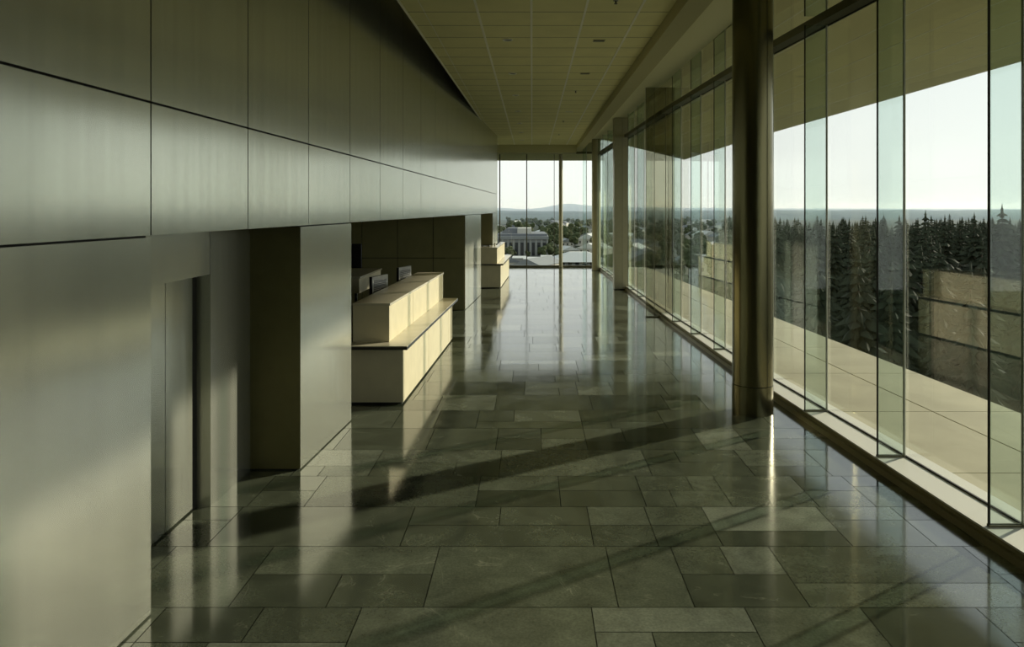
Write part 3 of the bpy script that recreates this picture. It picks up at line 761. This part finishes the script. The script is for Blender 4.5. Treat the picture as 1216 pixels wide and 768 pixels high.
# --- valley haze
hz = bpy.data.materials.new('valley_haze'); hz.use_nodes = True; t_ = hz.node_tree; t_.nodes.clear()
vo = t_.nodes.new('ShaderNodeVolumeScatter'); vo.inputs['Color'].default_value = (0.72, 0.86, 1.0, 1); vo.inputs['Density'].default_value = 0.00023; vo.inputs['Anisotropy'].default_value = 0.3
oo = t_.nodes.new('ShaderNodeOutputMaterial'); t_.links.new(vo.outputs[0], oo.inputs['Volume'])
m = MB(); m.box(-7000, 7000, 700, 6200, GZ + 0.2, 30)
tag(m.build('haze', hz), 'pale blue-grey haze lying over the wide valley and hills', 'haze', kind='stuff')

# --- trees
def conifer_mesh(seed, h=20.0, tiers=46):
    r = random.Random(seed)
    tr = MB(); tr.bar((0, 0, 0), (0, 0, h * 0.97), 0.28, 8, r2=0.03)
    fo = MB()
    for k in range(tiers):
        f = k / (tiers - 1)
        z = h * (0.10 + 0.87 * f)
        R = (1 - f) ** 0.62 * h * 0.155 * r.uniform(0.62, 1.25) + 0.12
        nb = 15 if f < 0.6 else 11
        a0 = r.random() * 6.28
        for j in range(nb):
            a = a0 + j * 2 * math.pi / nb + r.uniform(-0.15, 0.15)
            L = R * r.uniform(0.45, 1.2); dr = L * r.uniform(0.15, 0.4)
            c, s = math.cos(a), math.sin(a); wv = L * 0.26 + 0.08
            up = 0.12 + L * 0.12; wv = L * 0.17 + 0.05
            p0 = (0, 0, z + up * 0.8); p1 = (c * L * 0.55 - s * wv, s * L * 0.55 + c * wv, z - dr * 0.6)
            p2 = (c * L, s * L, z - dr); p3 = (c * L * 0.55 + s * wv, s * L * 0.55 - c * wv, z - dr * 0.6)
            p4 = (c * L * 0.5, s * L * 0.5, z - dr * 0.1 + up * 0.5); p5 = (0, 0, z - up * 0.6)
            V = [fo.bm.verts.new(p) for p in (p0, p1, p2, p3, p4, p5)]
            for t3 in ((0, 1, 4), (1, 2, 4), (2, 3, 4), (3, 0, 4), (1, 5, 2), (2, 5, 3)): fo.bm.faces.new([V[i] for i in t3])
    fo.bar((0, 0, h * 0.94), (0, 0, h * 0.99), 0.14, 6, r2=0.01)
    return tr, fo
def leafy_mesh(seed, h=9.0):
    r = random.Random(seed)
    tr = MB(); tr.bar((0, 0, 0), (0, 0, h * 0.6), 0.22, 6, r2=0.08)
    fo = MB()
    for k in range(9):
        c = Vector((r.uniform(-1, 1) * h * 0.22, r.uniform(-1, 1) * h * 0.22, h * r.uniform(0.42, 0.85)))
        res = bmesh.ops.create_icosphere(fo.bm, subdivisions=2, radius=h * r.uniform(0.13, 0.22))
        for v in res['verts']: v.co = v.co * (1 + r.uniform(-0.18, 0.18)) + c
    return tr, fo
def tree_proto(name, parts, mat, label, group):
    t = thing(name, label, 'tree', (0, 0, 0), group=group)
    parts[0].build('trunk', M['bark'], t); parts[1].build('foliage', mat, t)
    return t
protos = {'conifer': [], 'leafy': []}
for sd_ in (1, 2, 3): protos['conifer'].append(tree_proto('conifer_tree', conifer_mesh(sd_), M['needle'], 'dark conifer standing among the crowded trees beyond the terrace', 'conifers beyond the terrace'))
for sd_ in (4, 5): protos['leafy'].append(tree_proto('leafy_tree', leafy_mesh(sd_), M['leaf'], 'dark rounded tree among the valley houses beyond the end window', 'rounded trees in the valley'))
used = set()
def put(kind, i, x, y, h, base, label=None, group=None, z=GZ):
    p = protos[kind][i % len(protos[kind])]
    key = (kind, i % len(protos[kind]))
    if key not in used: used.add(key); o = p
    else: o = copy_tree(p)
    s = h / base
    o.location = Vector((x, y, z)) * S; o.scale = (s, s, s); o.rotation_euler = (0, 0, rng.random() * 6.28)
    if label: o['label'] = label
    return o
# named silhouettes: picture column, distance, crest row
heroes = [(1190, 62, 238, 'tallest dark conifer, at the right edge of the view'), (1157, 76, 249, 'narrow spired conifer just left of the tallest one'),
          (1122, 80, 252, 'pointed conifer right of the broad twin-topped one'), (1099, 74, 246, 'broad conifer rising over the tree line, middle of the right windows'),
          (1140, 90, 256, 'small pointed conifer between two taller ones'), (1028, 92, 253, 'tallest conifer seen between the two left blue-green fins'),
          (1004, 96, 257, 'dark conifer seen just right of the second fin'), (948, 110, 256, 'conifer seen right of the near round column'),
          (1068, 84, 252, 'conifer seen through the wide blue-green fin'), (975, 104, 256, 'conifer seen through the narrow blue-green fin')]
for i, (px, d, py, l) in enumerate(heroes):
    top = EYE + (247 - py) / 850 * d
    put('conifer', i, (px - 632) / 850 * d, d, top - GZ, 20.0, l)
cnt = 0; placed = [((px - 632) / 850 * d, d) for px, d, _, _ in heroes]
while cnt < 275:
    d = 36 + (rng.random() ** 1.3) * 190
    px = rng.uniform(860, 1330) if d > 60 else rng.uniform(940, 1330)
    x = (px - 632) / 850 * d
    if any((x - a) ** 2 + (d - b) ** 2 < (4.6 + d * 0.012) ** 2 for a, b in placed): 
        if rng.random() < 0.997: continue
    crest = rng.triangular(250, 270, 261) if d > 60 else rng.uniform(266, 330)
    top = EYE + (247 - crest) / 850 * d
    placed.append((x, d)); cnt += 1
    put('conifer', cnt, x, d, max(9.0, top - GZ), 20.0)
# rounded trees between the houses
spots = [(a, b, 4) for a, b in placed]
# --- houses
def house(i, x, y, wd, dp, h, rot, roof, label, grp):
    t = thing('house', label, 'house', (x, y, GZ), rot, group=grp)
    a = MB(); a.box(-wd / 2, wd / 2, -dp / 2, dp / 2, 0, h); a.build('walls', M['conc'], t)
    a = MB()
    o = 0.5; z = h; r_ = h + wd * 0.22
    A = [a.bm.verts.new(p) for p in ((-wd / 2 - o, -dp / 2 - o, z), (wd / 2 + o, -dp / 2 - o, z), (0, -dp / 2 - o, r_), (-wd / 2 - o, dp / 2 + o, z), (wd / 2 + o, dp / 2 + o, z), (0, dp / 2 + o, r_))]
    for f in ((0, 1, 2), (3, 5, 4), (0, 2, 5, 3), (1, 4, 5, 2), (0, 3, 4, 1)): a.bm.faces.new([A[q] for q in f])
    a.build('roof', roof, t)
    a = MB()
    for k in (-0.3, 0.0, 0.3): a.box(wd * k - 0.5, wd * k + 0.5, -dp / 2 - 0.05, -dp / 2 + 0.02, h * 0.35, h * 0.75)
    a.build('window', M['darkglass'], t)
for i in range(110):
    d = 240 + (rng.random() ** 1.3) * 800; px = rng.uniform(585, 890)
    if 300 < d < 410 and 585 < px < 665: continue
    if 270 < d < 340 and 645 < px < 725: continue
    if any(((px - 632) / 850 * d - q) ** 2 + (d - b) ** 2 < (r_ + 12) ** 2 for q, b, r_ in spots): continue
    spots.append(((px - 632) / 850 * d, d, 11))
    house(i, (px - 632) / 850 * d, d, rng.uniform(8, 16), rng.uniform(8, 20), rng.uniform(3, 6), rng.uniform(-0.8, 0.8),
          *rng.choice([(M['roofgrey'], 'small pale house with a dark slate-grey roof among the valley trees', 'slate-roofed houses in the valley'),
                       (M['roofwhite'], 'small pale house with a whitish roof among the valley trees', 'white-roofed houses in the valley'),
                       (M['conc_d'], 'small pale house with a mid-grey roof among the valley trees', 'grey-roofed houses in the valley')]))

cnt = 0
while cnt < 260:
    d = 230 + (rng.random() ** 1.6) * 900
    px = rng.uniform(575, 900)
    x = (px - 632) / 850 * d
    if 310 < d < 400 and 590 < px < 660: continue
    if d < 420 and 575 < px < 725: continue
    if any((x - a) ** 2 + (d - b) ** 2 < (r_ + 3.2) ** 2 for a, b, r_ in spots): continue
    spots.append((x, d, 3.2)); put('leafy', cnt, x, d, rng.uniform(7, 12), 9.0); cnt += 1

# --- the big civic building and the white-roofed hall
d = 350.0
def P(px, dd=d): return (px - 632) / 850 * dd
t = thing('civic_building', 'large grey colonnaded building with a pale roof block, in the end window', 'building', (P(618), d, GZ))
zt = EYE - (284 - 247) / 850 * d - GZ; zr = EYE - (277 - 247) / 850 * d - GZ; zp = EYE - (271.5 - 247) / 850 * d - GZ
x0, x1 = P(590) - P(618), P(650) - P(618)
a = MB(); a.box(x0, x1, 0, 40, 0, zt); a.build('walls', M['conc_d'], t)
a = MB(); a.box(x0 - 0.6, x1 + 0.6, -0.8, 41, zt, zt + 1.4); a.build('cornice', M['conc_d'], t)
a = MB(); a.prism([(x0, 2), (x1, 2), (x1 - 1, 38), (x0 + 1, 38)], zt + 1.4, zr - 0.3); a.build('roof', M['roofgrey'], t)
a = MB(); a.box(P(614) - P(618), P(631) - P(618), 8, 26, zr - 0.4, zp); a.build('pale_roof_block', M['conc'], t)
a = MB()
qx0, qx1 = P(598) - P(618), P(614) - P(618)
V = [a.bm.verts.new(p) for p in ((qx0 - 2, 9, zr - .3), (qx1, 9, zr - .3), (qx1, 9, zp), (qx0 + 1.5, 9, zp), (qx0 - 2, 24, zr - .3), (qx1, 24, zr - .3), (qx1, 24, zp), (qx0 + 1.5, 24, zp))]
for f in ((0, 1, 2, 3), (4, 7, 6, 5), (0, 3, 7, 4), (1, 5, 6, 2), (3, 2, 6, 7), (0, 4, 5, 1)): a.bm.faces.new([V[q] for q in f])
a.build('slate_roof_block', M['roofgrey'], t)
nb = 9
for k in range(nb + 1):
    xx = x0 + (x1 - x0) * k / nb
    a = MB(); a.box(xx - 0.35, xx + 0.35, -0.55, -0.02, 0, zt); a.build('pilaster', M['conc_m'], t)
for k in range(nb):
    xx = x0 + (x1 - x0) * (k + 0.5) / nb
    a = MB(); a.box(xx - 0.7, xx + 0.7, -0.15, -0.01, 1.2, zt - 1.6); a.build('window', M['darkglass'], t)
for px, dd, wd, lab in ((617, 328, 6, 'left of three low white sheds in front of the colonnaded building'), (634, 322, 9, 'widest, middle one of three low white sheds before the colonnaded building'), (649, 334, 5, 'right of three low white sheds, near the corner of the colonnaded building')):
    t = thing('shed', lab, 'shed', (P(px, dd), dd, GZ))
    a = MB(); a.box(-wd / 2, wd / 2, -2, 2, 0, 1.5); a.build('walls', M['conc_m'], t)
    a = MB(); a.prism([(-wd / 2 - .3, -2.3), (wd / 2 + .3, -2.3), (wd / 2 + .3, 2.3), (-wd / 2 - .3, 2.3)], 1.5, [1.62, 1.62, 2.3, 2.3]); a.build('roof', M['roofwhite'], t)
for i_, (px, dd, hh) in enumerate(((603, 338, 6.5), (609, 340, 5.0), (643, 341, 6.5), (655, 345, 8.0), (627, 342, 4.0), (664, 332, 6.0), (711, 330, 7), (658, 318, 3.0))):
    put('leafy', i_, P(px, dd), dd, hh, 9.0)
t = thing('white_roofed_hall', 'low hall with a wide white hipped roof at the foot of the end window', 'building', (P(688, 300), 300, GZ), 0)
a = MB(); a.box(-12, 10, -5, 12, 0, 2.2); a.build('walls', M['conc_d'], t)
a = MB()
V = [a.bm.verts.new(p) for p in ((-14, -7, 2.2), (12, -7, 2.2), (12, 14, 2.2), (-14, 14, 2.2), (-4, 2, 5.8), (4, 2, 5.8), (4, 6, 5.8), (-4, 6, 5.8))]
for f in ((0, 3, 2, 1), (0, 1, 5, 4), (1, 2, 6, 5), (2, 3, 7, 6), (3, 0, 4, 7), (4, 5, 6, 7)): a.bm.faces.new([V[q] for q in f])
a.build('roof', M['roofwhite'], t)
a = MB()
for k in range(7): a.box(-11 + k * 3, -9.4 + k * 3, -5.1, -4.98, 0.8, 2.3)
a.build('window', M['darkglass'], t)
